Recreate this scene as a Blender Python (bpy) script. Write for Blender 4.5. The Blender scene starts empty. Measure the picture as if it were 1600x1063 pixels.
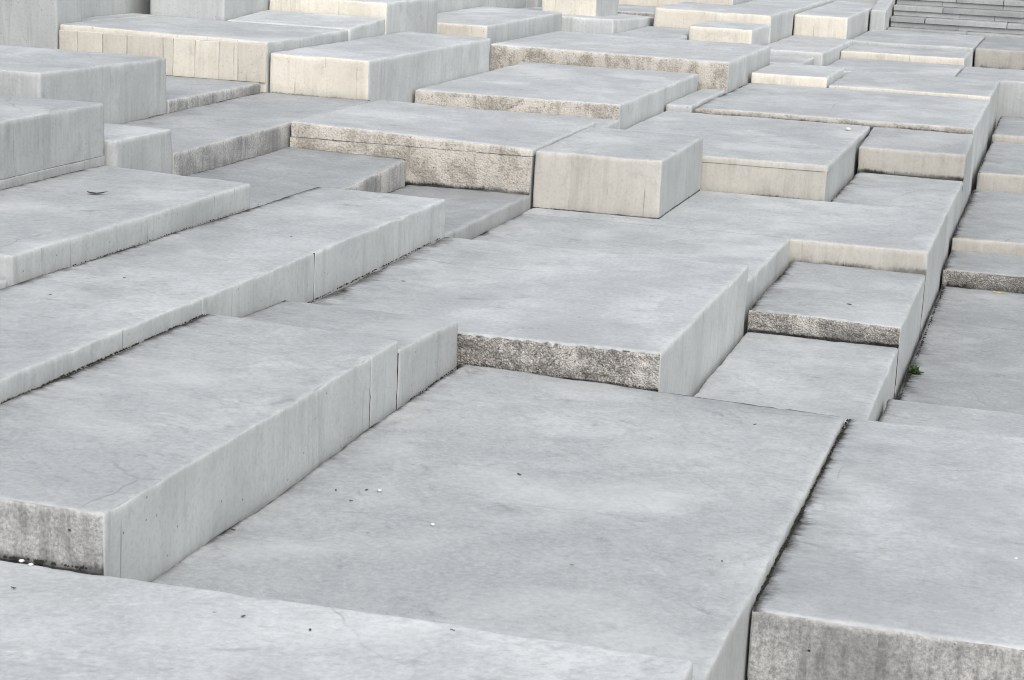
import bpy, math, random
import numpy as np
from mathutils import Matrix, Vector

random.seed(7)
sc = bpy.context.scene
COL = sc.collection

# ------------------------------------------------------------------ camera
ROT = ((0.96020883, 0.27529889, 0.04700547),      # right
       (0.10447492, -0.19798557, -0.97462131),    # down
       (-0.25900576, 0.94075089, -0.21886932))    # forward
cam = bpy.data.cameras.new("camera")
cam.sensor_fit = 'HORIZONTAL'
cam.sensor_width = 36.0
cam.lens = 3077.97 / 1600 * 36
cam.clip_start = 0.1
cam.clip_end = 3000
cam.dof.use_dof = True
cam.dof.focus_distance = 12.5
cam.dof.aperture_fstop = 14.0
camo = bpy.data.objects.new("camera", cam)
COL.objects.link(camo)
r, d, f = (Vector(q) for q in ROT)
m = Matrix((r, -d, -f)).transposed().to_4x4()
m.translation = (0, 0, 2.6)
camo.matrix_world = m
sc.camera = camo
sc.cycles.filter_width = 1.0

# ------------------------------------------------------------------ sky, sun, exposure
SUN_DIR = Vector((0.40, -0.70, 0.86)).normalized()
world = bpy.data.worlds.new("World")
sc.world = world
world.use_nodes = True
wn = world.node_tree.nodes
bg = wn["Background"]
sky = wn.new("ShaderNodeTexSky")
sky.sky_type = 'NISHITA'
sky.sun_disc = False
sky.sun_elevation = math.asin(SUN_DIR.z)
sky.sun_rotation = math.atan2(SUN_DIR.x, SUN_DIR.y)
sky.dust_density = 4.0
sky.air_density = 1.0
hs = wn.new("ShaderNodeHueSaturation")
hs.inputs["Saturation"].default_value = 0.32
world.node_tree.links.new(sky.outputs[0], hs.inputs["Color"])
world.node_tree.links.new(hs.outputs[0], bg.inputs["Color"])
bg.inputs["Strength"].default_value = 0.15

sun = bpy.data.lights.new("sun", 'SUN')
sun.energy = 0.8
sun.angle = math.radians(40)
sun.color = (1.0, 0.955, 0.9)
suno = bpy.data.objects.new("sun", sun)
COL.objects.link(suno)
suno.rotation_euler = SUN_DIR.to_track_quat('Z', 'Y').to_euler()
suno.location = (4, -6, 12)

vs = sc.view_settings
vs.view_transform = 'Standard'
vs.look = 'None'
vs.exposure = 0.43
vs.gamma = 1.0
vs.use_curve_mapping = False

# ------------------------------------------------------------------ materials
class NT:
    def __init__(self, name):
        self.m = bpy.data.materials.new(name)
        self.m.use_nodes = True
        self.t = self.m.node_tree
        self.b = self.t.nodes["Principled BSDF"]
        self.b.inputs["Specular IOR Level"].default_value = 0.25
    def n(self, typ, **kw):
        x = self.t.nodes.new(typ)
        for k, v in kw.items():
            setattr(x, k, v)
        return x
    def l(self, a, b):
        self.t.links.new(a, b)
    def coords(self):
        gp = self.n("ShaderNodeNewGeometry")
        off = self.n("ShaderNodeAttribute", attribute_type='OBJECT', attribute_name="off")
        ang = self.n("ShaderNodeAttribute", attribute_type='OBJECT', attribute_name="ang")
        vr = self.n("ShaderNodeVectorRotate", rotation_type='Z_AXIS')
        self.l(gp.outputs["Position"], vr.inputs["Vector"]); self.l(ang.outputs["Fac"], vr.inputs["Angle"])
        mu = self.n("ShaderNodeVectorMath", operation='MULTIPLY')
        self.l(off.outputs["Fac"], mu.inputs[0]); mu.inputs[1].default_value = (61.0, 37.0, 23.0)
        ad = self.n("ShaderNodeVectorMath", operation='ADD')
        self.l(vr.outputs[0], ad.inputs[0]); self.l(mu.outputs[0], ad.inputs[1])
        # unrotated, for the board marks and joint stains
        a2 = self.n("ShaderNodeVectorMath", operation='ADD')
        self.l(gp.outputs["Position"], a2.inputs[0]); self.l(mu.outputs[0], a2.inputs[1])
        self.rot = ad.outputs[0]
        self.rand = off.outputs["Fac"]
        return a2.outputs[0]
    def scale(self, v, s):
        x = self.n("ShaderNodeVectorMath", operation='MULTIPLY')
        self.l(v, x.inputs[0]); x.inputs[1].default_value = s
        return x.outputs[0]
    def noise(self, v, scale, detail=4.0, rough=0.55, dist=0.0):
        x = self.n("ShaderNodeTexNoise")
        x.inputs["Scale"].default_value = scale
        x.inputs["Detail"].default_value = detail
        x.inputs["Roughness"].default_value = rough
        x.inputs["Distortion"].default_value = dist
        self.l(v, x.inputs["Vector"])
        return x.outputs["Fac"]
    def voro(self, v, scale, feature='F1'):
        x = self.n("ShaderNodeTexVoronoi", feature=feature)
        x.inputs["Scale"].default_value = scale
        self.l(v, x.inputs["Vector"])
        return x
    def ramp(self, fac, stops, interp='LINEAR'):
        x = self.n("ShaderNodeValToRGB")
        cr = x.color_ramp
        cr.interpolation = interp
        while len(cr.elements) < len(stops):
            cr.elements.new(0.5)
        for e, (p, c) in zip(cr.elements, stops):
            e.position = p
            e.color = (c, c, c, 1) if not isinstance(c, tuple) else (*c, 1)
        self.l(fac, x.inputs[0])
        return x.outputs[0]
    def mix(self, fac, a, b, typ='MIX'):
        x = self.n("ShaderNodeMix", data_type='RGBA', blend_type=typ)
        for s, val in ((0, fac), (6, a), (7, b)):
            if hasattr(val, "is_linked"):
                self.l(val, x.inputs[s])
            elif isinstance(val, tuple):
                x.inputs[s].default_value = (*val, 1)
            else:
                x.inputs[s].default_value = val
        return x.outputs[2]
    def math(self, op, a, b=0.0, c=None):
        x = self.n("ShaderNodeMath", operation=op)
        for i, val in enumerate((a, b, c)):
            if val is None:
                continue
            if hasattr(val, "is_linked"):
                self.l(val, x.inputs[i])
            else:
                x.inputs[i].default_value = val
        return x.outputs[0]
    def clamp(self, a):
        x = self.n("ShaderNodeClamp"); self.l(a, x.inputs[0]); return x.outputs[0]
    def attr(self, name):
        x = self.n("ShaderNodeAttribute", attribute_name=name); return x.outputs["Fac"]
    def bump(self, h, strength, dist, prev=None):
        x = self.n("ShaderNodeBump")
        x.inputs["Strength"].default_value = strength
        x.inputs["Distance"].default_value = dist
        self.l(h, x.inputs["Height"])
        if prev is not None:
            self.l(prev, x.inputs["Normal"])
        return x.outputs[0]
    def done(self, col, normal=None, rough=0.88):
        if isinstance(col, tuple):
            self.b.inputs["Base Color"].default_value = (*col, 1)
        else:
            self.l(col, self.b.inputs["Base Color"])
        if hasattr(rough, "is_linked"):
            self.l(rough, self.b.inputs["Roughness"])
        else:
            self.b.inputs["Roughness"].default_value = rough
        if normal is not None:
            self.l(normal, self.b.inputs["Normal"])
        return self.m

def tone(t, col, lo, hi):
    k = t.math('MULTIPLY_ADD', t.rand, hi - lo, lo)
    ob = t.n("ShaderNodeAttribute", attribute_type='OBJECT', attribute_name="tone")
    k = t.math('MULTIPLY', k, ob.outputs["Fac"])
    return t.mix(1.0, col, k, 'MULTIPLY')

def grime(t, v, col, amount=1.0, sc_=(8.0, 17.0, 22.0), dark=(0.018, 0.018, 0.017)):
    """black algae feathering out of the joints plus a wide, soft darkening beside them"""
    g = t.attr("gr"); g2 = t.attr("gr2")
    n1 = t.noise(t.scale(v, sc_), 1.0, 6.0, 0.72)
    n2 = t.noise(v, 4.0, 4.0, 0.6)
    s = t.math('ADD', t.math('MULTIPLY_ADD', n1, 2.0, -1.0), t.math('MULTIPLY_ADD', n2, 1.6, -0.8))
    a = t.math('ADD', t.math('MULTIPLY', g, 1.5), t.math('MULTIPLY', s, 0.75))
    a = t.clamp(t.math('MULTIPLY_ADD', a, 1.6, -0.8))
    a = t.math('MULTIPLY', a, t.clamp(t.math('MULTIPLY', g, 7.0)))
    patchy = t.ramp(t.noise(v, 1.3, 4.0, 0.6), [(0.36, 0.3), (0.56, 1.0)])
    a = t.math('MULTIPLY', a, t.math('MAXIMUM', patchy, t.ramp(g, [(0.80, 0.0), (0.97, 0.85)])))
    n3 = t.noise(t.scale(v, (3.0, 9.0, 6.0)), 1.4, 6.0, 0.65)
    wide_dark = t.math('MULTIPLY', t.math('MULTIPLY', g2, t.ramp(n2, [(0.3, 0.25), (0.7, 1.0)])), t.ramp(n3, [(0.3, 0.25), (0.65, 0.85)]))  # broken-up dark tone, fading with distance from the listed sides
    col = t.mix(t.clamp(wide_dark), col, (0.135, 0.14, 0.142))
    return t.mix(t.math('MULTIPLY', a, amount), col, dark)

def mat_top():
    t = NT("concrete_top")
    v = t.coords()
    warp = t.n("ShaderNodeTexNoise"); warp.inputs["Scale"].default_value = 1.6; warp.inputs["Detail"].default_value = 3.0
    t.l(t.rot, warp.inputs["Vector"])
    wv = t.n("ShaderNodeVectorMath", operation='MULTIPLY_ADD')
    t.l(warp.outputs["Color"], wv.inputs[0]); wv.inputs[1].default_value = (0.30, 0.30, 0.0); t.l(t.rot, wv.inputs[2])
    w = wv.outputs[0]
    big = t.noise(w, 0.6, 4.0, 0.55)
    cloud = t.noise(t.scale(w, (1.0, 0.62, 1.0)), 2.6, 7.0, 0.64)
    streak = t.noise(t.scale(w, (1.2, 1.5, 1.0)), 4.2, 7.0, 0.66)
    dash = t.noise(t.scale(w, (4.0, 9.0, 4.0)), 2.2, 6.0, 0.66)
    fine = t.noise(v, 95.0, 3.0, 0.62)
    base = t.mix(t.ramp(big, [(0.30, 0.0), (0.70, 1.0)]), (0.365, 0.386, 0.397), (0.475, 0.495, 0.505))
    base = t.mix(t.math('MULTIPLY', t.ramp(cloud, [(0.34, 1.0), (0.58, 0.0)]), 0.40), base, (0.275, 0.295, 0.305))
    base = t.mix(t.math('MULTIPLY', t.ramp(cloud, [(0.55, 0.0), (0.75, 1.0)]), 0.36), base, (0.60, 0.612, 0.615))
    base = t.mix(t.math('MULTIPLY', t.ramp(streak, [(0.33, 1.0), (0.54, 0.0)]), 0.36), base, (0.27, 0.287, 0.297))
    base = t.mix(t.math('MULTIPLY', t.ramp(dash, [(0.26, 1.0), (0.42, 0.0)]), 0.52), base, (0.19, 0.20, 0.207))
    base = t.mix(t.math('MULTIPLY', t.ramp(dash, [(0.58, 0.0), (0.74, 1.0)]), 0.34), base, (0.61, 0.62, 0.622))
    base = t.mix(t.math('MULTIPLY', t.ramp(fine, [(0.3, 0.0), (0.7, 1.0)]), 0.10), base, (0.6, 0.61, 0.61))
    grain = t.noise(v, 34.0, 6.0, 0.72)
    base = t.mix(t.math('MULTIPLY', t.ramp(grain, [(0.34, 1.0), (0.52, 0.0)]), 0.30), base, (0.20, 0.21, 0.215))
    base = t.mix(t.math('MULTIPLY', t.ramp(grain, [(0.52, 0.0), (0.70, 1.0)]), 0.27), base, (0.62, 0.628, 0.63))
    # scattered pores and little dark stains
    vo = t.voro(v, 6.5)
    sp = t.n("ShaderNodeSeparateColor"); t.l(vo.outputs["Color"], sp.inputs[0])
    keep = t.math('GREATER_THAN', sp.outputs[0], 0.88)
    spot = t.math('MULTIPLY', t.ramp(vo.outputs["Distance"], [(0.02, 1.0), (0.07, 0.0)]), keep)
    base = t.mix(t.math('MULTIPLY', spot, 0.6), base, (0.10, 0.10, 0.10))
    sm = t.ramp(t.noise(t.scale(w, (1.6, 3.2, 2.0)), 1.5, 8.0, 0.74), [(0.28, 1.0), (0.41, 0.0)])
    base = t.mix(t.math('MULTIPLY', sm, 0.55), base, (0.14, 0.147, 0.15))
    tide = t.noise(t.scale(w, (0.9, 0.7, 1.0)), 1.5, 5.0, 0.5)
    tl = t.ramp(tide, [(0.505, 0.0), (0.525, 1.0), (0.532, 0.0)])
    base = t.mix(t.math('MULTIPLY', tl, t.math('MULTIPLY', t.ramp(cloud, [(0.4, 0.0), (0.6, 0.30)]), 1.0)), base, (0.25, 0.26, 0.265))
    damp = t.math('MULTIPLY', t.ramp(tide, [(0.40, 1.0), (0.52, 0.0)]), t.math('MULTIPLY_ADD', t.rand, 0.34, 0.02))
    base = t.mix(damp, base, (0.24, 0.252, 0.26))
    pale = t.math('MULTIPLY', t.ramp(tide, [(0.53, 0.0), (0.68, 1.0)]), t.math('MULTIPLY_ADD', t.rand, -0.30, 0.42))
    base = t.mix(pale, base, (0.62, 0.635, 0.64))
    crk = t.voro(t.scale(w, (0.55, 0.35, 1.0)), 1.0, 'DISTANCE_TO_EDGE')
    cl = t.math('MULTIPLY', t.ramp(crk.outputs["Distance"], [(0.0, 1.0), (0.0035, 0.0)]), t.ramp(t.noise(v, 1.1, 4.0), [(0.52, 0.0), (0.62, 0.45)]))
    base = t.mix(cl, base, (0.16, 0.165, 0.17))
    # pale worn arrises
    e = t.math('MULTIPLY', t.attr("edge"), t.ramp(t.noise(v, 3.0, 7.0, 0.72), [(0.40, 0.0), (0.60, 1.0)]))
    base = t.mix(t.math('MULTIPLY', e, 0.30), base, (0.58, 0.592, 0.59))
    base = tone(t, base, 0.965, 1.06)
    base = grime(t, v, base)
    b = t.bump(grain, 0.38, 0.006)
    b = t.bump(dash, 0.16, 0.008, b)
    b = t.bump(t.noise(w, 5.0, 4.0), 0.22, 0.02, b)
    return t.done(base, b, 0.86)

def side_common(t, v, c0, c1, dirt, ax):
    """board-marked cast face: upright streaks, faint board tones, run-off stains"""
    sv = t.scale(v, (22.0, 22.0, 2.0))
    st = t.noise(sv, 1.3, 5.0, 0.62, 0.1)
    big = t.noise(v, 1.6, 4.0, 0.55, 0.4)
    base = t.mix(t.ramp(big, [(0.3, 0.0), (0.7, 1.0)]), c0, c1)
    smk = t.ramp(t.noise(v, 1.9, 4.0, 0.6), [(0.38, 0.05), (0.62, 1.0)])
    base = t.mix(t.math('MULTIPLY', t.math('MULTIPLY', t.ramp(st, [(0.34, 1.0), (0.55, 0.0)]), smk), 0.30), base, dirt)
    base = t.mix(t.math('MULTIPLY', t.ramp(st, [(0.55, 0.0), (0.72, 1.0)]), 0.10), base, (0.64, 0.64, 0.625))
    # boards
    w = t.n("ShaderNodeTexWhiteNoise", noise_dimensions='1D')
    sx = t.n("ShaderNodeSeparateXYZ"); t.l(v, sx.inputs[0])
    crd = sx.outputs[0] if ax == 'x' else sx.outputs[1]
    wob = t.math('ADD', crd, t.math('MULTIPLY', t.noise(v, 2.0, 2.0), 0.02))
    cell = t.math('MULTIPLY', wob, 3.1)
    t.l(t.math('FLOOR', cell), w.inputs["W"])
    bt = t.math('MULTIPLY_ADD', w.outputs["Value"], 0.07, 0.965)
    base = t.mix(1.0, base, bt, 'MULTIPLY')
    fr = t.math('FRACT', cell)
    seam = t.math('LESS_THAN', t.math('ABSOLUTE', t.math('SUBTRACT', fr, 0.5)), 0.485)
    seam = t.math('SUBTRACT', 1.0, seam)
    seamv = t.math('MULTIPLY', seam, t.ramp(t.noise(v, 3.0, 3.0), [(0.54, 0.0), (0.66, 0.5)]))
    base = t.mix(seamv, base, (0.14, 0.13, 0.12))
    ro = t.noise(t.scale(v, (7.0, 7.0, 0.5)), 1.0, 6.0, 0.7)
    base = t.mix(t.math('MULTIPLY', t.ramp(ro, [(0.30, 1.0), (0.46, 0.0)]), 0.45), base, dirt)
    # blotches, pores
    bl = t.noise(v, 5.0, 6.0, 0.68, 0.5)
    base = t.mix(t.math('MULTIPLY', t.ramp(bl, [(0.28, 1.0), (0.46, 0.0)]), 0.38), base, dirt)
    gn = t.noise(v, 40.0, 5.0, 0.7)
    base = t.mix(t.math('MULTIPLY', t.ramp(gn, [(0.32, 1.0), (0.5, 0.0)]), 0.34), base, dirt)
    vo = t.voro(v, 22.0)
    sp = t.n("ShaderNodeSeparateColor"); t.l(vo.outputs["Color"], sp.inputs[0])
    keep = t.math('GREATER_THAN', sp.outputs[1], 0.84)
    pore = t.math('MULTIPLY', t.ramp(vo.outputs["Distance"], [(0.05, 1.0), (0.14, 0.0)]), keep)
    base = t.mix(t.math('MULTIPLY', pore, 0.7), base, (0.09, 0.085, 0.08))
    e = t.math('MULTIPLY', t.attr("edge"), t.ramp(t.noise(v, 3.5, 7.0, 0.72), [(0.40, 0.0), (0.60, 1.0)]))
    base = t.mix(t.math('MULTIPLY', e, 0.2), base, (0.59, 0.60, 0.59))
    base = tone(t, base, 0.94, 1.05)
    base = grime(t, v, base, 0.95, (38.0, 38.0, 9.0))
    b = t.bump(st, 0.25, 0.006)
    b = t.bump(t.noise(v, 60.0, 4.0, 0.65), 0.25, 0.005, b)
    b = t.bump(t.math('SUBTRACT', 1.0, pore), 0.5, 0.006, b)
    b = t.bump(t.math('SUBTRACT', 1.0, seam), 0.25, 0.004, b)
    return base, b

def mat_grey():
    t = NT("concrete_cast_grey"); v = t.coords()
    c, b = side_common(t, v, (0.40, 0.418, 0.418), (0.50, 0.52, 0.517), (0.27, 0.282, 0.28), 'y')
    return t.done(c, b, 0.85)

def mat_cream(name, c0, c1, dirt):
    t = NT(name); v = t.coords()
    c, b = side_common(t, v, c0, c1, dirt, 'x')
    return t.done(c, b, 0.85)

def mat_rough(name, c0, c1, c2, vs_, sm):
    t = NT(name); v = t.coords()
    wv = t.n("ShaderNodeVectorMath", operation='ADD')
    no = t.n("ShaderNodeTexNoise"); no.inputs["Scale"].default_value = 14.0; t.l(v, no.inputs["Vector"])
    t.l(v, wv.inputs[0]); t.l(t.scale(no.outputs["Color"], (0.035, 0.035, 0.035)), wv.inputs[1])
    vo = t.voro(wv.outputs[0], vs_)
    sp = t.n("ShaderNodeSeparateColor"); t.l(vo.outputs["Color"], sp.inputs[0])
    base = t.mix(sp.outputs[0], c0, c1)
    gap = t.ramp(vo.outputs["Distance"], [(0.42, 0.0), (0.75, 1.0)])
    run = t.noise(t.scale(v, (16.0, 16.0, 2.5)), 1.0, 6.0, 0.68)
    base = t.mix(t.math('MULTIPLY', gap, 0.55), base, c2)
    patch = t.noise(v, 3.4, 5.0, 0.62, 0.5)
    base = t.mix(t.math('MULTIPLY', t.ramp(patch, [(0.34, 1.0), (0.56, 0.0)]), 0.55), base, c2)
    smooth = t.ramp(patch, [(0.56 - 0.2 * sm, 0.0), (0.68 - 0.2 * sm, 1.0)])
    base = t.mix(t.math('MULTIPLY', smooth, 0.75), base, c1)
    base = t.mix(t.math('MULTIPLY', t.ramp(run, [(0.33, 1.0), (0.5, 0.0)]), 0.4), base, c2)
    pit = t.ramp(t.noise(v, 38.0, 4.0, 0.62), [(0.30, 1.0), (0.40, 0.0)])
    base = t.mix(t.math('MULTIPLY', pit, 0.85 - 0.45 * sm), base, (0.04, 0.037, 0.033))
    e = t.math('MULTIPLY', t.attr("edge"), t.ramp(t.noise(v, 16.0, 4.0, 0.65), [(0.4, 0.1), (0.6, 1.0)]))
    base = t.mix(t.math('MULTIPLY', e, 0.6), base, (0.6, 0.6, 0.585))
    base = grime(t, v, base, 1.0, (38.0, 38.0, 9.0))
    b = t.bump(t.math('SUBTRACT', 1.0, gap), 0.55 - 0.5 * sm, 0.012)
    b = t.bump(t.noise(v, 38.0, 4.0, 0.62), 0.6 - 0.5 * sm, 0.015, b)
    return t.done(base, b, 0.92)

def mat_pitted():
    """weathered grey cast face: salt-and-pepper sand, open pits, black run-off"""
    t = NT("concrete_pitted_grey"); v = t.coords()
    sand = t.noise(v, 70.0, 5.0, 0.75)
    base = t.mix(t.ramp(sand, [(0.32, 0.0), (0.66, 1.0)]), (0.20, 0.20, 0.197), (0.56, 0.56, 0.55))
    big = t.noise(v, 2.3, 6.0, 0.65, 0.4)
    base = t.mix(t.math('MULTIPLY', t.ramp(big, [(0.36, 1.0), (0.56, 0.0)]), 0.6), base, (0.15, 0.15, 0.147))
    base = t.mix(t.math('MULTIPLY', t.ramp(big, [(0.54, 0.0), (0.68, 1.0)]), 0.55), base, (0.52, 0.505, 0.48))
    run = t.noise(t.scale(v, (20.0, 20.0, 2.2)), 1.0, 5.0, 0.65)
    base = t.mix(t.math('MULTIPLY', t.ramp(run, [(0.34, 1.0), (0.5, 0.0)]), 0.45), base, (0.10, 0.10, 0.098))
    vo = t.voro(v, 24.0)
    sp = t.n("ShaderNodeSeparateColor"); t.l(vo.outputs["Color"], sp.inputs[0])
    pit = t.math('MULTIPLY', t.ramp(vo.outputs["Distance"], [(0.05, 1.0), (0.17, 0.0)]), t.math('GREATER_THAN', sp.outputs[0], 0.86))
    base = t.mix(t.math('MULTIPLY', pit, 0.85), base, (0.03, 0.03, 0.03))
    e = t.math('MULTIPLY', t.attr("edge"), t.ramp(t.noise(v, 9.0, 4.0, 0.65), [(0.4, 0.1), (0.6, 1.0)]))
    base = t.mix(t.math('MULTIPLY', e, 0.6), base, (0.58, 0.585, 0.575))
    base = grime(t, v, base, 1.0, (38.0, 38.0, 9.0))
    b = t.bump(sand, 0.4, 0.006)
    b = t.bump(t.math('SUBTRACT', 1.0, pit), 0.8, 0.01, b)
    return t.done(base, b, 0.92)

MATS = {
    'top': mat_top(),
    'grey': mat_grey(),
    'cream': mat_cream("concrete_cast_cream", (0.545, 0.515, 0.45), (0.645, 0.615, 0.545), (0.37, 0.34, 0.285)),
    'buff': mat_cream("concrete_cast_buff", (0.455, 0.435, 0.395), (0.535, 0.515, 0.47), (0.30, 0.28, 0.24)),
    'rough': mat_rough("concrete_exposed_grey", (0.25, 0.237, 0.215), (0.53, 0.51, 0.475), (0.085, 0.08, 0.072), 88.0, 0.05),
    'pitted': mat_pitted(),
    'roughcream': mat_rough("concrete_exposed_buff", (0.43, 0.402, 0.358), (0.565, 0.535, 0.485), (0.22, 0.195, 0.16), 60.0, 0.5),
}
def flat(name, col, rough=0.8):
    t = NT(name)
    v = t.coords()
    c = t.mix(t.noise(v, 40.0, 4.0), tuple(0.6 * x for x in col), tuple(min(1, 1.3 * x) for x in col))
    return t.done(c, None, rough)
M_MOSS = flat("moss_black", (0.022, 0.023, 0.018), 0.95)
M_DEAD = flat("dead_leaf_dark", (0.05, 0.045, 0.038))
M_BROWN = flat("dead_leaf_brown", (0.22, 0.10, 0.04))
M_YEL = flat("leaf_yellow", (0.55, 0.40, 0.12))
M_PEB = flat("pebble_white", (0.68, 0.68, 0.66))
M_WEED = flat("weed_green", (0.035, 0.065, 0.017))
def mat_ground():
    t = NT("ground_concrete"); v = t.coords()
    c = t.mix(t.noise(v, 0.8, 6.0), (0.10, 0.10, 0.10), (0.22, 0.22, 0.215))
    return t.done(c, t.bump(t.noise(v, 20.0), 0.3, 0.02), 0.9)

# ------------------------------------------------------------------ numpy noise
def _hash(i, j, k, s):
    h = (i.astype(np.int64) * 374761393 + j.astype(np.int64) * 668265263 + k.astype(np.int64) * 1274126177 + s * 974711) & 0x7fffffff
    h = ((h ^ (h >> 13)) * 1103515245) & 0x7fffffff
    h = ((h ^ (h >> 11)) * 12345679) & 0x7fffffff
    return ((h ^ (h >> 15)) & 0xffff) / 65535.0
def vnoise(p, s=0):
    i = np.floor(p).astype(np.int64)
    f = p - i
    f = f * f * (3 - 2 * f)
    out = 0
    for a in (0, 1):
        for b in (0, 1):
            for c in (0, 1):
                w = (f[:, 0] if a else 1 - f[:, 0]) * (f[:, 1] if b else 1 - f[:, 1]) * (f[:, 2] if c else 1 - f[:, 2])
                out = out + w * _hash(i[:, 0] + a, i[:, 1] + b, i[:, 2] + c, s)
    return out - 0.5
def fbm(p, s=0, oct=3):
    o = 0; a = 1.0
    for k in range(oct):
        o = o + a * vnoise(p * (2 ** k), s + k * 17)
        a *= 0.5
    return o

# ------------------------------------------------------------------ block generator
GROUND_Z = -0.95
def lines(L, step, r):
    c = [0, 0.4 * r, r, 1.8 * r]
    a = [x for x in c if x < L / 2]
    inner = max(2, int(round((L - 3.6 * r) / step)))
    mid = list(np.linspace(1.8 * r, L - 1.8 * r, inner + 1)) if L > 4.5 * r else []
    out = sorted(set(round(x, 6) for x in a + mid + [L - x for x in a]))
    return np.array(out)

SEED = [0]
def block_mesh(u0, u1, v0, v1, H, z0, front, right, res, r, gr, round_k=1.0, fine_depth=0.75, skew=0.0, cut0=False, cut1=False, edge_k=1.0, seed=None, cut0x=1e9, skewv=0.0):
    """one cast block: welded grid box with worn, chipped arrises; local origin at base centre"""
    if seed is None:
        SEED[0] += 1
        seed = SEED[0]
    s = seed * 31
    Lx, Ly = u1 - u0, v1 - v0
    rr = r * 2.2
    ROUGH = front in ('rough', 'roughcream', 'pitted')
    fine_u = min(res, 0.014 if ROUGH and res < 0.05 else res)
    X = lines(Lx, fine_u, rr)
    Y = lines(Ly, res, rr)
    Hs = np.array(H, float)
    dmin = Hs.min() - z0
    fd = min(fine_depth, dmin * 0.96)
    zstep = (0.014 if (ROUGH and res < 0.05) else res)
    nz = max(2, int(fd / zstep))
    D = [0, 0.4 * rr, rr, 1.8 * rr] + list(np.linspace(1.8 * rr, fd, nz + 1)[1:])
    D = np.array([x for x in D if x < dmin * 0.99] + [1e9])
    nx, ny, nk = len(X), len(Y), len(D)
    faces = []; mats = []
    def key(i, j, k): return (i * ny + j) * nk + k
    def quads(a, b, mk, mi, flip):
        A, B = np.meshgrid(np.arange(a - 1), np.arange(b - 1), indexing='ij')
        A = A.ravel(); B = B.ravel()
        q = [mk(A, B), mk(A + 1, B), mk(A + 1, B + 1), mk(A, B + 1)]
        if flip: q = q[::-1]
        faces.append(np.stack(q, 1)); mats.append(np.full(len(A), mi))
    quads(nx, ny, lambda i, j: key(i, j, 0), 0, False)
    quads(nx, nk, lambda i, k: key(i, 0, k), 1, True)
    quads(ny, nk, lambda j, k: key(nx - 1, j, k), 2, True)
    quads(nx, nk, lambda i, k: key(i, ny - 1, k), 2, False)
    quads(ny, nk, lambda j, k: key(0, j, k), 2, False)
    F = np.concatenate(faces); MI = np.concatenate(mats)
    ids, inv = np.unique(F.ravel(), return_inverse=True)
    F = inv.reshape(-1, 4)
    k = ids % nk; j = (ids // nk) % ny; i = ids // (nk * ny)
    x = X[i]; y = Y[j]
    fx = x / Lx; fy = y / Ly
    Ht = Hs[0] * (1 - fx) * (1 - fy) + Hs[1] * fx * (1 - fy) + Hs[2] * fx * fy + Hs[3] * (1 - fx) * fy
    dd = np.minimum(D[k], Ht - z0)
    P0 = np.stack([x + u0, y + v0, Ht - dd], 1)
    # chipped radius
    rad = r * (1 + 0.9 * vnoise(P0 * 5.0, s)) + 0.020 * round_k * np.clip(vnoise(P0 * np.array([9, 9, 9.0]), s + 3) - 0.16, 0, 1) * 2.6
    rad = rad + 0.016 * round_k * np.clip(vnoise(P0 * 23.0, s + 61) - 0.22, 0, 1) * 2.5
    rad = np.clip(rad, 0.25 * r, min(rr, 0.4 * Lx))
    onr = x > Lx - rr * 1.01
    ry0 = np.where(onr | (x > cut0x), rad, 0) if cut0 else rad
    ry1 = np.where(onr, rad, 0) if cut1 else rad
    qx = np.clip(x, rad, Lx - rad); qy = np.clip(y, ry0, Ly - ry1); qd = np.maximum(dd, rad)
    dx = x - qx; dy = y - qy; dz = qd - dd
    ln = np.sqrt(dx * dx + dy * dy + dz * dz) + 1e-9
    n = np.stack([dx / ln, dy / ln, dz / ln], 1)
    Q = np.stack([qx + u0, qy + v0, Ht - qd], 1) + n * np.minimum(rad, ln)[:, None]
    topish = n[:, 2] > 0.5
    disp = 0.006 * fbm(P0 * 1.7, s + 5, 3) + 0.0022 * fbm(P0 * 14, s + 9, 2)
    if ROUGH:
        isf = (n[:, 1] < -0.6) & (np.abs(n[:, 0]) < 0.6)
        patch = np.clip(0.75 + 1.4 * fbm(P0 * 2.6, s + 12, 2), 0.15, 1.4)
        amp = {'pitted': 0.008, 'roughcream': 0.011, 'rough': 0.026}[front]
        disp = disp + isf * patch * (amp * (fbm(P0 * 34, s + 21, 3) - 0.35))
    ed3 = np.sort(np.stack([np.minimum(x, Lx - x), np.minimum(y + (9 if cut0 else 0), Ly - y + (9 if cut1 else 0)), dd], 1), 1)[:, 1]
    bite = np.clip(fbm(P0 * 4.3, s + 71, 3) - 0.10, 0, 1) * 0.035 + np.clip(vnoise(P0 * 17.0, s + 75) - 0.2, 0, 1) * 0.03
    disp = disp - np.clip(1 - ed3 / (rr * 1.2), 0, 1) * bite * round_k
    Q = Q + n * disp[:, None]
    # slow waviness of the cast sides
    wave = 0.010 * np.clip(rr / 0.02, 0.3, 1.0)
    Q[:, 0] += wave * vnoise(P0 * np.array([0.3, 0.9, 0.3]), s + 40) * (1 if Lx > 0.5 else 0)
    Q[:, 1] += wave * vnoise(P0 * np.array([0.9, 0.3, 0.3]), s + 44) * (1 if Lx > 0.5 else 0) 
    Q[:, 0] += skew * fx * fy
    Q[:, 1] += skewv * fx * fy
    # wear, joint dirt and wide darkening masks
    ex = np.minimum(x, Lx - x); ey = np.minimum(y + np.where(x < cut0x, 9 if cut0 else 0, 0), Ly - y + (9 if cut1 else 0))
    e_top = np.minimum(ex, ey)
    ew = 0.05
    edge = np.where(topish, np.clip(1 - e_top / ew, 0, 1), np.clip(1 - dd / 0.03, 0, 1))
    vert = (~topish) & (np.minimum(ex, 1) < 0.03) & (n[:, 1] < -0.3)
    edge = np.maximum(edge, np.where(vert & (not cut0), 0.12, 0))
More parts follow.
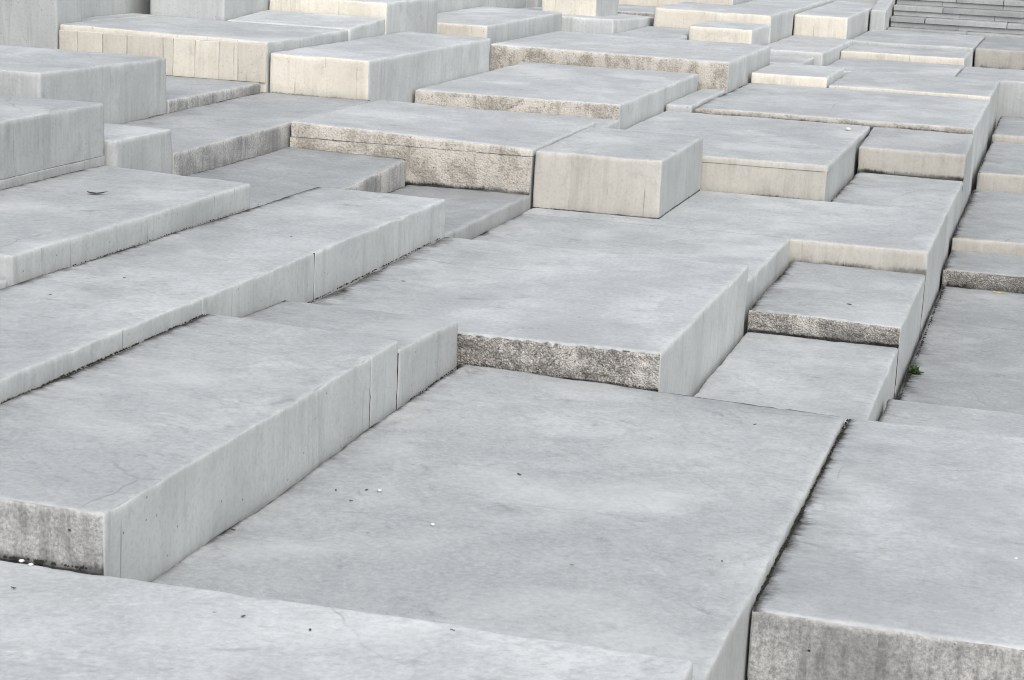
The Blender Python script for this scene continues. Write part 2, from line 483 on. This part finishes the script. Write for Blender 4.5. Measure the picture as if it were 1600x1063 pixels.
    g = np.zeros(len(x)); g2 = np.zeros(len(x))
    for side, w in gr.items():
        if side == 'L': dist = np.where(topish, x, 9)
        elif side == 'B': dist = np.where(topish, Ly - y, 9)
        elif side == 'R': dist = np.where(topish, Lx - x, 9)
        elif side == 'F': dist = np.where(topish, y, 9)
        elif side == 'base':            # dirty foot of the front face; narrow widths draw a dark contact line
            zc, w = w
            dist = np.where((n[:, 1] < -0.5), np.maximum(Q[:, 2] - zc, 0), 9)
        elif side == 'baseR':
            zc, w = w
            dist = np.where((n[:, 0] > 0.5), np.maximum(Q[:, 2] - zc, 0), 9)
        g = np.maximum(g, np.exp(-dist / w))
        g2 = np.maximum(g2, (0.8 if 'base' in side else 1.0) * np.exp(-dist / (w * 4.5)))
    cx, cy = (u0 + u1) / 2, (v0 + v1) / 2
    Q -= np.array([cx, cy, z0])
    me = bpy.data.meshes.new("block")
    me.from_pydata(Q.tolist(), [], F.tolist())
    for nm in ('top', front, right):
        me.materials.append(MATS[nm])
    me.polygons.foreach_set("material_index", MI.astype(np.int32))
    me.polygons.foreach_set("use_smooth", np.ones(len(F), bool))
    for nm, arr in (("gr", g), ("gr2", g2), ("edge", edge * edge_k)):
        at = me.attributes.new(nm, 'FLOAT', 'POINT')
        at.data.foreach_set("value", arr.astype(np.float32))
    me.update()
    return me, (cx, cy, z0)

def tag(o, label, cat, group=None, kind=None):
    o["label"] = label; o["category"] = cat
    if group: o["group"] = group
    if kind: o["kind"] = kind
    return o

GROUP = "stepped concrete blocks and slabs"
GAP = 0.0055
RG = random.Random(99)
def block(label, u0, u1, v0, v1, H, front='grey', right='grey', z0=None, res=None, r=None, gr={}, cutv=(), cutz=None,
          cat='concrete block', tone=1.0, skew=0.0, ang=None, skewv=0.0):
    if not isinstance(H, (tuple, list)): H = (H,) * 4
    if z0 is None: z0 = GROUND_Z
    u0 += GAP; u1 -= GAP; v0 += GAP; v1 -= GAP
    dist = max(6.0, v0)
    if res is None: res = min(0.12, max(0.03, dist * 0.0032))
    if r is None: r = 0.014
    r = max(r, 0.012 + 0.00035 * dist)
    name = 'concrete_block'
    if not cutv and cutz is None:
        me, loc = block_mesh(u0, u1, v0, v1, H, z0, front, right, res, r, gr, skew=skew, skewv=skewv)
        o = bpy.data.objects.new(name, me); COL.objects.link(o); o.location = loc
        tag(o, label, 'concrete block', GROUP)
        o['tone'] = tone; o['off'] = RG.random(); o['ang'] = RG.uniform(-0.6, 0.6) if ang is None else ang
        return o
    e = bpy.data.objects.new(name, None); COL.objects.link(e)
    e.location = ((u0 + u1) / 2, (v0 + v1) / 2, z0)
    e.empty_display_size = 0.2
    tag(e, label, 'concrete block', GROUP)
    base = Vector(e.location)
    parts = []; offv = RG.random(); angv = RG.uniform(-0.6, 0.6)
    SEED[0] += 1; sd = SEED[0]
    if cutv:
        b = [v0] + list(cutv) + [v1]
        for a, c in zip(b[:-1], b[1:]):
            ta = (a - v0) / (v1 - v0); tc = (c - v0) / (v1 - v0)
            h0a = H[0] + (H[3] - H[0]) * ta; h0c = H[0] + (H[3] - H[0]) * tc
            h1a = H[1] + (H[2] - H[1]) * ta; h1c = H[1] + (H[2] - H[1]) * tc
            ga = 0 if a == v0 else 0.0006; gc = 0 if c == v1 else 0.0006
            parts.append(('cast_section', block_mesh(u0, u1, a + ga, c - gc, (h0a, h1a, h1c, h0c), z0, front, right, res, r * 0.6, gr, cut0=a != v0, cut1=c != v1, seed=sd)))
    else:
        zc, proud = cutz
        parts.append(('upper_course', block_mesh(u0, u1, v0, v1, H, zc + 0.0015, front, right, res, r, gr)))
        parts.append(('lower_course', block_mesh(u0 + 0.003, u1 - max(proud, 0.0), v0 + proud, v1, (zc - 0.0015,) * 4, z0, front, right, res, 0.0025, gr, edge_k=0.0)))
    for nm, (me, loc) in parts:
        o = bpy.data.objects.new(nm, me); COL.objects.link(o)
        o.parent = e
        o['tone'] = tone; o['off'] = offv; o['ang'] = angv
        o.location = Vector(loc) - base
    return e

# ------------------------------------------------------------------ ground
gm = bpy.data.meshes.new("ground")
gm.from_pydata([(-900, -900, 0), (900, -900, 0), (900, 1500, 0), (-900, 1500, 0)], [], [(0, 1, 2, 3)])
gm.materials.append(mat_ground())
go = bpy.data.objects.new("ground", gm); COL.objects.link(go)
go.location.z = GROUND_Z
go["kind"] = "structure"; go["label"] = "dark concrete ground under the stepped blocks"

S = 'concrete slab'
# ------------------------------------------------------------------ foreground
block("pale smooth slab at the mossy foot of the long thick block",
      -4.9, -1.0, 3.3, 6.13, (0.145, 0.16, 0.16, 0.145), cat=S, tone=1.17)
block("broadest smooth grey slab, lying between the long thick block and a mossy joint",
      -3.172, -0.985, 6.14, 10.462, (0.0, 0.02, -0.06, 0.004), cat=S, gr={'L': 0.03, 'B': 0.03}, ang=0.9)
LONG = block("long thick block with two upright joints and black moss along its front foot",
      -4.272, -3.18, 6.14, 9.39, (0.385, 0.368, 0.35, 0.382), front='pitted', cutv=(8.97,), gr={'L': 0.05, 'base': (0.14, 0.03)}, tone=1.0)
SHORT = block("short low block butted against the far end of the long jointed block",
      -4.272, -3.18, 9.392, 10.462, (0.29, 0.302, 0.252, 0.262), gr={'L': 0.04}, tone=0.92)
block("big light-topped slab with coarse pebbly broken front edge and smooth right side",
      -4.272, -2.02, 10.47, 13.5, (0.165, 0.182, 0.18, 0.175), front='rough', gr={'L': 0.11, 'base': (-0.03, 0.012)}, cat=S, r=0.016, tone=1.08)
block("wide right-hand slab with pitted grey front, beside the mossy joint of the broadest slab",
      -0.985, 1.5, 7.24, 10.55, (-0.05, -0.055, -0.08, -0.08), front='pitted', gr={'L': 0.05}, cat=S, tone=1.06)
block("narrow smooth slab one step down behind the wide pitted-front slab",
      -0.925, 1.5, 10.56, 12.5, -0.42, gr={'L': 0.04}, cat=S)
block("low dark-stained slab with a yellow leaf and a green weed at its edge",
      -0.925, 1.5, 12.51, 17.61, (-0.58, -0.58, -0.575, -0.575), gr={'L': 0.075, 'B': 0.06}, cat=S, tone=0.87)
block("narrow step slab with black-pitted front rising behind the yellow leaf",
      -0.925, 1.5, 17.63, 18.74, -0.432, front='rough', gr={'L': 0.06, 'base': (-0.575, 0.03)}, cat=S, tone=0.87)
block("step slab with plain buff front above the black-pitted step",
      -0.925, 1.5, 18.76, 22.33, (-0.315, -0.315, -0.31, -0.31), front='buff', gr={'L': 0.06}, cat=S, tone=0.86)
block("buff-fronted step slab fourth up from the weedy stained slab",
      -0.9, 1.5, 22.35, 25.63, -0.12, front='buff', gr={'L': 0.03}, cat=S, tone=0.87)
block("thin step slab fifth up from the weedy stained slab",
      -0.9, 1.5, 25.65, 28.2, -0.03, front='buff', gr={'L': 0.03, 'B': 0.1}, cat=S, tone=0.87)
block("grey step slab highest of the lower flight beside the tall side wall",
      -0.49, 1.5, 28.22, 30.58, 0.12, front='grey', cat=S, tone=0.87)

# ------------------------------------------------------------------ right-hand column of slabs
block("low plain slab sunk behind the broadest slab, in front of a gravelly face",
      -2.0, -0.938, 10.475, 13.41, -0.275, gr={'B': 0.03}, cat=S)
block("slab with a gravelly dark front and a small black hole in its top",
      -2.005, -0.94, 13.42, 15.62, (-0.115, -0.142, -0.14, -0.132), front='rough', gr={'L': 0.06, 'B': 0.03, 'base': (-0.275, 0.02)}, cat=S)
block("sunken plain slab between two taller buff-fronted blocks",
      -2.02, -0.942, 17.95, 20.32, (0.028, 0.022, 0.022, 0.028), gr={'L': 0.05, 'B': 0.03}, cat=S)
block("block with a plain clean buff front, squeezed beside the larger rimmed block",
      -2.025, -0.935, 20.34, 21.69, (0.285, 0.285, 0.362, 0.362), front='buff', tone=0.86, gr={'base': (0.026, 0.008)})
block("very wide slab with a thin buff front edge and black joint below it",
      -4.01, -0.945, 21.71, 25.44, (0.42, 0.42, 0.42, 0.42), front='roughcream', gr={'L': 0.06, 'base': (0.36, 0.014)}, cat=S, tone=1.03)
block("small low cream-fronted slab sitting where two wide slabs meet",
      -3.99, -3.0, 25.46, 27.42, 0.548, front='cream', cat=S, tone=1.12)
block("thin-edged slab with a hairline buff rim, right of the small cream-fronted slab",
      -2.99, -0.945, 25.46, 28.3, 0.458, front='cream', cat=S)
block("flat grey slab reaching up to the dirty grey wall face",
      -1.57, -0.5, 28.32, 30.58, 0.45, cat=S)
block("sunken slab in front of a long low buff riser",
      -3.46, -1.6, 28.32, 31.0, 0.432, cat=S)
block("long slab with a low buff riser and a pale strip of top",
      -3.5, -1.6, 31.02, 32.68, 0.535, front='cream', cat=S)
block("pale landing slab at the foot of the stone stairs",
      -3.56, -1.56, 32.7, 36.34, 0.597, front='grey', cat=S)
block("block with a dirt-streaked grey-green front beside the landing",
      -1.54, 1.5, 32.72, 36.34, 0.597, front='buff', tone=0.8, gr={'base': (0.27, 0.05)})
block("low hidden slab at the foot of the dirt-streaked front",
      -1.54, 1.5, 30.6, 32.7, 0.28)

# ------------------------------------------------------------------ middle
wide = bpy.data.objects.new("concrete_block", None); COL.objects.link(wide)
wide.location = (-2.6, 16.5, GROUND_Z)
tag(wide, "widest flat slab carrying the smooth cream block and ending in a low buff riser", 'concrete block', GROUP)
for args, kw in (((-4.287, -2.034, 13.515, 15.645, (0.045, 0.052, 0.045, 0.045), GROUND_Z, 'grey', 'grey', 0.045, 0.018, {'L': 0.06}), dict(cut1=True, seed=777)),
                 ((-4.287, -0.945, 15.645, 17.937, (0.045, 0.032, 0.038, 0.04), GROUND_Z, 'buff', 'grey', 0.05, 0.018, {'base': (-0.135, 0.012)}), dict(cut0=True, cut0x=2.256, seed=777))):
    me, loc = block_mesh(*args, **kw)
    o = bpy.data.objects.new("cast_section", me); COL.objects.link(o); o.parent = wide
    o.location = Vector(loc) - Vector(wide.location)
    o['tone'] = 1.02; o['off'] = 0.37; o['ang'] = 0.3
block("smooth squarish block with a clean cream front, standing on a wide flat slab",
      -4.295, -3.19, 16.0, 17.93, (0.53, 0.53, 0.545, 0.545), front='buff', z0=0.041, r=0.014, tone=1.02, gr={'base': (0.046, 0.005), 'baseR': (0.042, 0.004)})
block("broad block with a raised rim along its cream front",
      -4.325, -2.04, 17.945, 21.69, (0.36, 0.36, 0.365, 0.365), front='buff', cutz=(0.30, 0.008), tone=1.02, gr={'base': (0.042, 0.006)})
block("long block with a crumbling double-layered buff front, left of the smooth cream block",
      -6.515, -4.305, 16.0, 18.3, (0.612, 0.54, 0.56, 0.61), front='roughcream', cutz=(0.475, 0.002), gr={'base': (0.15, 0.02)}, r=0.016, tone=1.04)
block("sliver of low slab wedged before the wide ribbed-edge slab",
      -6.5, -4.345, 18.32, 19.49, 0.462, cat=S)
block("wide light slab with a ribbed crumbly front edge and tall smooth right side",
      -6.56, -4.352, 19.5, 23.78, (0.61, 0.612, 0.622, 0.615), front='roughcream', r=0.018, tone=1.1)
block("narrow low slab filling the corner between two wide slabs",
      -4.34, -4.03, 21.72, 23.93, 0.435, cat=S)
block("longest far slab with a cracked buff front and rounded right corner",
      -7.08, -4.022, 23.95, 27.36, (0.80, 0.772, 0.785, 0.79), front='roughcream', r=0.03, tone=1.08)
block("dark sunken slab between the buff crumbling block and the long low slab",
      -5.41, -4.298, 13.59, 15.985, (0.145, 0.158, 0.16, 0.15), gr={'L': 0.05, 'B': 0.06}, cat=S, tone=0.78)
block("dark slab with broken rough right edge running under the crumbling buff block",
      -6.515, -5.31, 12.66, 15.985, (0.39, 0.27, 0.37, 0.39), gr={'L': 0.05, 'B': 0.06}, cat=S, r=0.02, tone=0.82, skew=-0.10, right='pitted')

# ------------------------------------------------------------------ left
THREE = block("longest smooth slab in three cast sections with thin upright joints in its side",
      -5.292, -4.284, 5.4, 13.57, (0.495, 0.492, 0.435, 0.447), cutv=(9.38, 11.0), gr={'L': 0.05}, cat=S)
block("flat slab corner at the front foot of the slab with the dark leaf",
      -6.6, -5.3, 5.4, 9.17, 0.50, cat=S)
block("slab with a dark leaf-shaped stain on top, above the long jointed slab",
      -6.585, -5.30, 9.19, 12.66, (0.62, 0.62, 0.615, 0.605), gr={'L': 0.06}, cat=S, r=0.018, skewv=-0.28)
block("tall grey block with a cracked horizontal joint low in its side",
      -8.6, -6.597, 8.5, 12.76, (1.035, 1.037, 1.037, 1.035), cutz=(0.66, 0.0), tone=0.94)
block("small pale block tucked behind the tall block with the low joint",
      -7.7, -6.53, 12.78, 13.73, 0.765)
block("slab with a chipped rough side running back to the two cream-fronted blocks",
      -7.69, -6.53, 13.75, 18.15, (0.58, 0.572, 0.61, 0.61), gr={'L': 0.06, 'B': 0.05}, cat=S, r=0.018, tone=0.88, right='pitted')
block("tall grey block with a broken front corner and a streaked side",
      -9.6, -7.7, 13.8, 16.06, (1.10, 1.10, 1.078, 1.085), tone=0.97)
block("thin slab wedged between the broken-cornered grey block and the boarded cream face",
      -9.6, -7.69, 16.08, 18.16, (0.70, 0.698, 0.702, 0.70), cat=S, gr={'B': 0.03}, tone=0.87, right='pitted')
A1 = block("long block with a cream front of upright boarded panels",
      -9.935, -7.64, 18.18, 20.45, (1.14, 1.10, 1.108, 1.12), front='cream', tone=1.06)
block("squarish block with a plain cream front and a smooth pale right side",
      -7.63, -6.575, 18.18, 22.34, (1.0, 0.985, 0.985, 1.0), front='cream', r=0.02, tone=1.1, gr={'base': (0.612, 0.006)})
block("light-topped slab behind the boarded cream block",
      -9.12, -7.642, 20.47, 21.65, (1.125, 1.12, 1.185, 1.19), cat=S, tone=1.18)
block("block with a grainy cream front above the light-topped slab",
      -9.12, -7.645, 21.67, 23.6, 1.357, front='cream', tone=1.12)
block("tall grey wall block standing left of the boarded cream face",
      -11.6, -9.945, 18.17, 18.72, 2.0, tone=1.0)
block("low filler slab between the grey wall blocks",
      -10.27, -9.945, 18.74, 20.45, 1.13, cat=S)
block("tall grey block with a long plain side rising above the boarded block",
      -12.2, -10.28, 18.74, 26.0, 2.05)
block("tall pale pier with faint upright streaks behind the boarded block",
      -10.07, -9.135, 20.47, 23.5, 2.05, front='grey', tone=1.1)

# ------------------------------------------------------------------ far blocks
block("low slab with a cream front strip behind the plain cream block",
      -8.41, -7.18, 24.2, 28.0, (1.01, 1.0, 1.02, 1.03), front='cream', cat=S, tone=1.12)
block("tall far block with cracked side above the low cream-strip slab",
      -10.6, -8.425, 23.62, 30.5, 1.42, tone=1.12)
block("far pale slab with blotched front under the upright cream pier",
      -8.41, -6.43, 28.05, 31.15, (0.965, 0.96, 0.86, 0.90), cat=S, tone=1.12)
block("upright far pier with one cream and one grey half",
      -7.77, -6.9, 28.9, 30.4, 1.5, front='cream', z0=0.9, tone=1.12)
block("sunken far slab with a dark blotch left of the stacked cream blocks",
      -6.42, -5.46, 27.38, 30.38, 0.757, cat=S)
block("dark narrow far slab with a stained brown edge",
      -7.6, -6.37, 31.2, 33.3, 0.915, front='rough', cat=S)
block("long far block with rounded cream front, behind a smaller cream block",
      -6.35, -4.5, 30.4, 32.74, (1.045, 1.035, 1.04, 1.05), front='cream', r=0.035, tone=1.12)
block("small far cream block in front of the long rounded cream one",
      -5.45, -4.505, 28.65, 30.38, 0.9, front='cream', r=0.03, tone=1.12)
block("far slab whose top runs back to the square framed cream face",
      -4.485, -3.49, 28.9, 32.76, (0.625, 0.62, 0.605, 0.615), front='grey', cat=S, tone=1.12)
block("low far slab in front of that with the framed cream face behind",
      -4.42, -3.61, 27.44, 28.88, 0.55, cat=S)
block("far block with a square cream face framed by pale edges",
      -4.49, -3.6, 32.78, 38.5, (0.955, 0.955, 0.97, 0.97), front='cream', tone=1.12)
block("grey far slab behind the long rounded cream block",
      -5.6, -4.5, 32.78, 38.5, 1.02, cat=S, tone=1.12)
block("far cream-fronted block behind the dark narrow slab",
      -8.2, -5.62, 33.4, 37.5, 1.2, front='cream', tone=1.12)
block("far wall block closing the view behind the upright pier",
      -12.0, -8.43, 31.2, 36.0, 1.75)
block("pale cheek wall beside the stone stairs",
      -3.58, -3.3, 36.0, 41.0, (0.95, 0.95, 1.6, 1.6))
block("far grey terrace block at the very back",
      -14.0, -3.6, 38.6, 46.0, 1.5)

# dark strips set into the upright joints between cast sections
def joint(thing, u, v, z0, z1):
    w = 0.0035
    B = [(u - 0.05, v - w, z0), (u, v - w, z0), (u, v + w, z0), (u - 0.05, v + w, z0)]
    V = B + [(a, b, z1) for a, b, c in B]
    me = bpy.data.meshes.new("joint")
    me.from_pydata([tuple(Vector(q) - Vector(thing.location)) for q in V], [], [(3, 2, 1, 0), (4, 5, 6, 7), (0, 1, 5, 4), (1, 2, 6, 5), (2, 3, 7, 6), (3, 0, 4, 7)])
    me.materials.append(M_MOSS); me.update()
    o = bpy.data.objects.new("joint", me); COL.objects.link(o); o.parent = thing
joint(LONG, -3.18 - GAP - 0.004, 8.97, -0.1, 0.33)
joint(SHORT, -3.18 - GAP - 0.004, 9.391, -0.1, 0.28)
joint(THREE, -4.284 - GAP - 0.004, 11.0, 0.0, 0.445)

# upright boarded panels on the long cream block
pts = [-9.928, -9.72, -9.44, -9.17, -8.77, -8.66, -8.42, -8.16, -7.96, -7.66]
base = Vector(A1.location)
for a, b in zip(pts[:-1], pts[1:]):
    me, loc = block_mesh(a + 0.002, b - 0.002, 18.176 - random.uniform(0.004, 0.010), 18.2, (1.075,) * 4, 0.70, 'cream', 'cream', 0.2, 0.003, {})
    o = bpy.data.objects.new("board_panel", me); o["tone"] = random.uniform(0.93, 1.01); o["off"] = random.random(); COL.objects.link(o); o.parent = A1
    o.location = Vector(loc) - base

# ------------------------------------------------------------------ stone stairs
st = bpy.data.objects.new("stone_stairs", None); COL.objects.link(st)
st.location = (-0.5, 36.36, GROUND_Z)
tag(st, "grey stone stairs of coursed blocks with dark joints at the back", "stairs")
rng = random.Random(3)
def stone_mesh(L, D, Hh):
    me, loc = block_mesh(0, L, 0, D, (Hh,) * 4, 0, 'grey', 'grey', 0.4, 0.003, {})
    return me
smesh = {}
z = 0.45
for k in range(9):
    v = 36.36 + 0.42 * k
    for course in range(2):
        hh = 0.09
        inset = 0.035 if course == 0 else 0.0
        zz = z + course * (hh + 0.002)
        if k == 0 and course == 0: zz_h = hh
        u = -3.28 + rng.uniform(-0.4, 0)
        first = True
        while u < 4.0:
            L = rng.choice((0.62, 0.85, 1.1, 1.45))
            uu0 = max(u, -3.28)
            Lr = round(u + L - uu0, 2)
            if Lr > 0.12:
                kk = (Lr, course)
                if kk not in smesh: smesh[kk] = stone_mesh(Lr - 0.008, 0.9, hh)
                o = bpy.data.objects.new("stone", smesh[kk]); o["tone"] = rng.uniform(0.66, 0.88); o["off"] = random.random(); COL.objects.link(o); o.parent = st
                o.location = Vector((uu0 + Lr / 2, v + inset + 0.45 + rng.uniform(-0.006, 0.006), zz)) - Vector(st.location)
            u += L
    z += 0.187
me, loc = block_mesh(-3.28, 4.0, 36.46, 41.5, (0.44,) * 4, GROUND_Z, 'grey', 'grey', 0.4, 0.01, {})
o = bpy.data.objects.new("foundation", me); o["tone"] = 0.9; o["off"] = random.random(); COL.objects.link(o); o.parent = st
o.location = Vector(loc) - Vector(st.location)
for k in range(1, 9):
    v = 36.36 + 0.42 * k
    me, loc = block_mesh(-3.27, 4.0, v + 0.12, v + 1.2 if k < 8 else v + 3.0, (0.45 + 0.187 * k - 0.006,) * 4, 0.445, 'grey', 'grey', 0.6, 0.01, {})
    o = bpy.data.objects.new("core", me); o["tone"] = 0.9; o["off"] = random.random(); COL.objects.link(o); o.parent = st
    o.location = Vector(loc) - Vector(st.location)

# ------------------------------------------------------------------ moss and dirt in the joints
def moss(label, a, b, n, w, hgt, seed):
    """ragged strip of tiny dark tufts and clods between two points"""
    rg = random.Random(seed)
    A = Vector(a); B = Vector(b)
    V = []; F = []
    dirv = (B - A).normalized(); side = Vector((dirv.y, -dirv.x, 0))
    for i in range(n):
        tt = rg.random()
        dens = 0.5 + 0.5 * math.sin(tt * 37 + seed) * math.sin(tt * 11.3 + seed * 2)
        if rg.random() > 0.3 + 0.7 * dens: continue
        off = abs(rg.gauss(0, w)) * (0.4 + dens)
        p = A.lerp(B, tt) + side * (off + 0.002)
        s = rg.uniform(0.3, 1.0) * 0.7 * hgt * (1 - min(0.8, off / (4 * w)))
        k0 = len(V)
        if rg.random() < 0.85:                     # clod
            rr = s * rg.uniform(0.5, 1.0)
            for q in range(5):
                an = q * 1.2566 + rg.uniform(-.3, .3)
                V.append(p + Vector((math.cos(an) * rr * 1.3, math.sin(an) * rr * 1.3, -0.004)))
            V.append(p + Vector((rg.uniform(-.3, .3) * rr, rg.uniform(-.3, .3) * rr, s * 0.7)))
            for q in range(5): F.append((k0 + q, k0 + (q + 1) % 5, k0 + 5))
        else:                                      # blade
            an = rg.uniform(0, 6.28)
            lean = Vector((math.cos(an), math.sin(an), 0)) * s * 1.1 + side * s * 0.8
            wv = Vector((-math.sin(an), math.cos(an), 0)) * 0.0022
            mid = p + lean * 0.45 + Vector((0, 0, s * 0.9)); tip = p + lean + Vector((0, 0, s * 1.1))
            V += [p - wv, p + wv, mid + wv * .8, mid - wv * .8, tip]
            F += [(k0, k0 + 1, k0 + 2, k0 + 3), (k0 + 3, k0 + 2, k0 + 4)]
    me = bpy.data.meshes.new("moss"); me.from_pydata([tuple(v) for v in V], [], F)
    me.materials.append(M_MOSS); me.update()
    o = bpy.data.objects.new("moss", me); COL.objects.link(o)
    o["kind"] = "stuff"; o["label"] = label; o["category"] = "moss"
moss("black moss lining the joint between the broadest slab and the wide right-hand slab", (-0.982, 7.3, -0.052), (-0.982, 10.5, -0.08), 750, 0.0066, 0.0144, 1)
moss("black moss along the foot of the three-section slab above the long thick block", (-4.272, 6.5, 0.384), (-4.272, 9.36, 0.381), 750, 0.0066, 0.0132, 2)
moss("black moss along the front foot of the long thick block", (-3.25, 6.135, 0.155), (-4.9, 6.135, 0.147), 450, 0.0066, 0.0144, 3)
moss("dirt along the foot of the three-section slab beside the pebbly-edged slab", (-4.272, 10.5, 0.168), (-4.272, 13.4, 0.178), 450, 0.0077, 0.0108, 4)
moss("black dirt along the low stained slab below the tall side wall", (-0.897, 12.6, -0.58), (-0.897, 17.5, -0.575), 650, 0.011, 0.018, 5)
moss("dirt under the pebbly broken front edge", (-2.1, 10.462, -0.02), (-3.15, 10.462, 0.004), 175, 0.0033, 0.0072, 6)
moss("dirt along the foot of the short low block", (-3.17, 9.5, 0.004), (-3.17, 10.45, 0.004), 160, 0.0066, 0.0084, 7)
moss("dirt along the foot of the leaf-stained slab", (-5.29, 9.3, 0.47), (-5.29, 12.5, 0.46), 250, 0.0044, 0.0084, 8)

# ------------------------------------------------------------------ small litter
def flake(name, label, cat, p, size, mat, seed, rot=0.0, asp=0.55, group=None):
    rg = random.Random(seed)
    n = 9; V = []; 
    for q in range(n):
        a = q / n * 6.2832
        rr = size * (0.8 + rg.uniform(-.25, .25))
        x = math.cos(a) * rr * (1.25 if abs(math.cos(a)) > .9 else 1); y = math.sin(a) * rr * asp
        V.append((x, y, 0.002 + 0.22 * size * (x / size) ** 2 * rg.uniform(.3, 1)))
    V2 = [(x, y, zq + 0.0015) for x, y, zq in V]
    F = [tuple(range(n))[::-1], tuple(range(n, 2 * n))] + [(q, (q + 1) % n, n + (q + 1) % n, n + q) for q in range(n)]
    me = bpy.data.meshes.new(name); me.from_pydata(V + V2, [], F); me.materials.append(mat); me.update()
    o = bpy.data.objects.new(name, me); COL.objects.link(o)
    o.location = p; o.rotation_euler = (0, 0, rot)
    return tag(o, label, cat, group)
def pebble(label, p, size, seed, group=None):
    rg = random.Random(seed)
    V = []; F = []
    nr, ns = 4, 8
    V.append((0, 0, size * .62))
    for a in range(1, nr):
        th = a / nr * math.pi
        for b in range(ns):
            ph = b / ns * 6.2832
            k = size * (1 + rg.uniform(-.18, .18))
            V.append((k * math.sin(th) * math.cos(ph) * 1.2, k * math.sin(th) * math.sin(ph), k * .62 * math.cos(th)))
    V.append((0, 0, -size * .62))
    L = len(V) - 1
    for b in range(ns):
        F.append((0, 1 + b, 1 + (b + 1) % ns))
        for a in range(nr - 2):
            i0 = 1 + a * ns
            F.append((i0 + b, i0 + ns + b, i0 + ns + (b + 1) % ns, i0 + (b + 1) % ns))
        i0 = 1 + (nr - 2) * ns
        F.append((L, i0 + (b + 1) % ns, i0 + b))
    me = bpy.data.meshes.new("pebble"); me.from_pydata(V, [], F); me.materials.append(M_PEB)
    me.polygons.foreach_set("use_smooth", [True] * len(F)); me.update()
    o = bpy.data.objects.new("pebble", me); COL.objects.link(o)
    o.location = (p[0], p[1], p[2] + size * .5); o.rotation_euler = (0, 0, rg.uniform(0, 6))
    tag(o, label, "pebble", group)

Rm = np.array(ROT)
def at(px, py, h):
    q = Rm.T @ np.array([(px - 800) / 3077.97, (py - 531.5) / 3077.97, 1.0])
    t = (h - 2.6) / q[2]
    return (q[0] * t, q[1] * t, h)
for k, (x, y) in enumerate(((593, 768), (676, 821))):
    pebble("tiny white pebble lying on the broadest smooth slab", at(x, y, 0.0), 0.009, 20 + k, "white pebbles on the broadest slab")
for k, (x, y) in enumerate(((34, 878), (48, 884))):
    pebble("tiny white pebble beside black moss at the long block's front foot", at(x, y, 0.15), 0.009, 30 + k, "white pebbles by the front moss")
pebble("small white chip on the wide pitted-front slab", at(1587, 876, -0.07), 0.012, 41)
pebble("white chip on top of the broad rimmed block", at(1325, 204, 0.365), 0.03, 42)
flake("fallen_leaf", "curled yellow leaf on the low dark-stained slab", "leaf", at(1561, 458, -0.577), 0.045, M_YEL, 5, 0.2)
flake("dead_leaf", "flat dark dead leaf on the slab above the long jointed slab", "leaf", at(150, 303, 0.62), 0.07, M_DEAD, 6, 0.3, 0.4)
flake("dead_leaf", "tiny rust-brown leaf scrap on the broadest slab", "leaf", at(893, 884, 0.01), 0.011, M_BROWN, 7)
G = [(365, 829, 0.0, .014), (573, 766, 0.0, .012), (525, 767, 0.0, .012), (548, 783, 0.0, .012), (1179, 664, -0.04, .012), (1128, 878, 0.02, .011), (812, 742, -.005, .016)]
for k, (x, y, h, s_) in enumerate(G):
    s_ *= 0.8
    flake("leaf_scrap", "tiny dark leaf scrap lying on the broadest smooth slab", "leaf scrap", at(x, y, h), s_, M_DEAD, 60 + k, k, group="dark scraps on the broadest slab")
for k, (x, y) in enumerate(((22, 920), (380, 964), (485, 985), (707, 986))):
    flake("leaf_scrap", "tiny dark leaf scrap lying on the pale foreground slab", "leaf scrap", at(x, y, 0.155), .010, M_DEAD, 80 + k, k, group="dark scraps on the pale foreground slab")
for k, (x, y) in enumerate(((1544, 776), (1313, 795))):
    flake("leaf_scrap", "tiny dark leaf scrap lying on the wide pitted-front slab", "leaf scrap", at(x, y, -0.075), .011, M_DEAD, 90 + k, k, group="dark scraps on the wide right-hand slab")
flake("leaf_scrap", "tiny dark leaf scrap on the pebbly-edged slab", "leaf scrap", at(630, 440, 0.17), .014, M_DEAD, 95)
flake("leaf_scrap", "round black flake standing for the hole in the gravelly-fronted slab", "leaf scrap", at(1327, 476, -0.132), .02, M_DEAD, 96, 0, 0.8)  # dark flake laid on top in place of a modelled hole
for k, (x, y) in enumerate(((195, 435), (79, 461), (455, 371))):
    flake("leaf_scrap", "tiny dark leaf scrap on the three-section slab", "leaf scrap", at(x, y, 0.48), .012, M_DEAD, 97 + k, k, group="dark scraps on the three-section slab")

# weed at the foot of the side wall
rg = random.Random(11)
V = []; F = []
for q in range(34):
    an = rg.uniform(0, 6.28); L = rg.uniform(0.03, 0.075); el = rg.uniform(0.15, 1.2)
    dv = Vector((math.cos(an) * math.cos(el), math.sin(an) * math.cos(el), math.sin(el)))
    sd = Vector((-math.sin(an), math.cos(an), 0)) * L * 0.28
    p = Vector((rg.uniform(-.015, .015), rg.uniform(-.02, .02), 0))
    k0 = len(V)
    V += [p, p + dv * L * .5 - sd, p + dv * L * .5 + sd + Vector((0, 0, .006)), p + dv * L + Vector((0, 0, -.01))]
    F += [(k0, k0 + 1, k0 + 2), (k0 + 1, k0 + 3, k0 + 2)]
wz = at(1413, 583, -0.58)
me = bpy.data.meshes.new("weed"); me.from_pydata([tuple(v) for v in V], [], F); me.materials.append(M_WEED); me.update()
o = bpy.data.objects.new("weed", me); COL.objects.link(o); o.location = (max(wz[0], -0.86), wz[1], -0.58)
tag(o, "small green weed sprouting in the joint below the side wall", "weed")
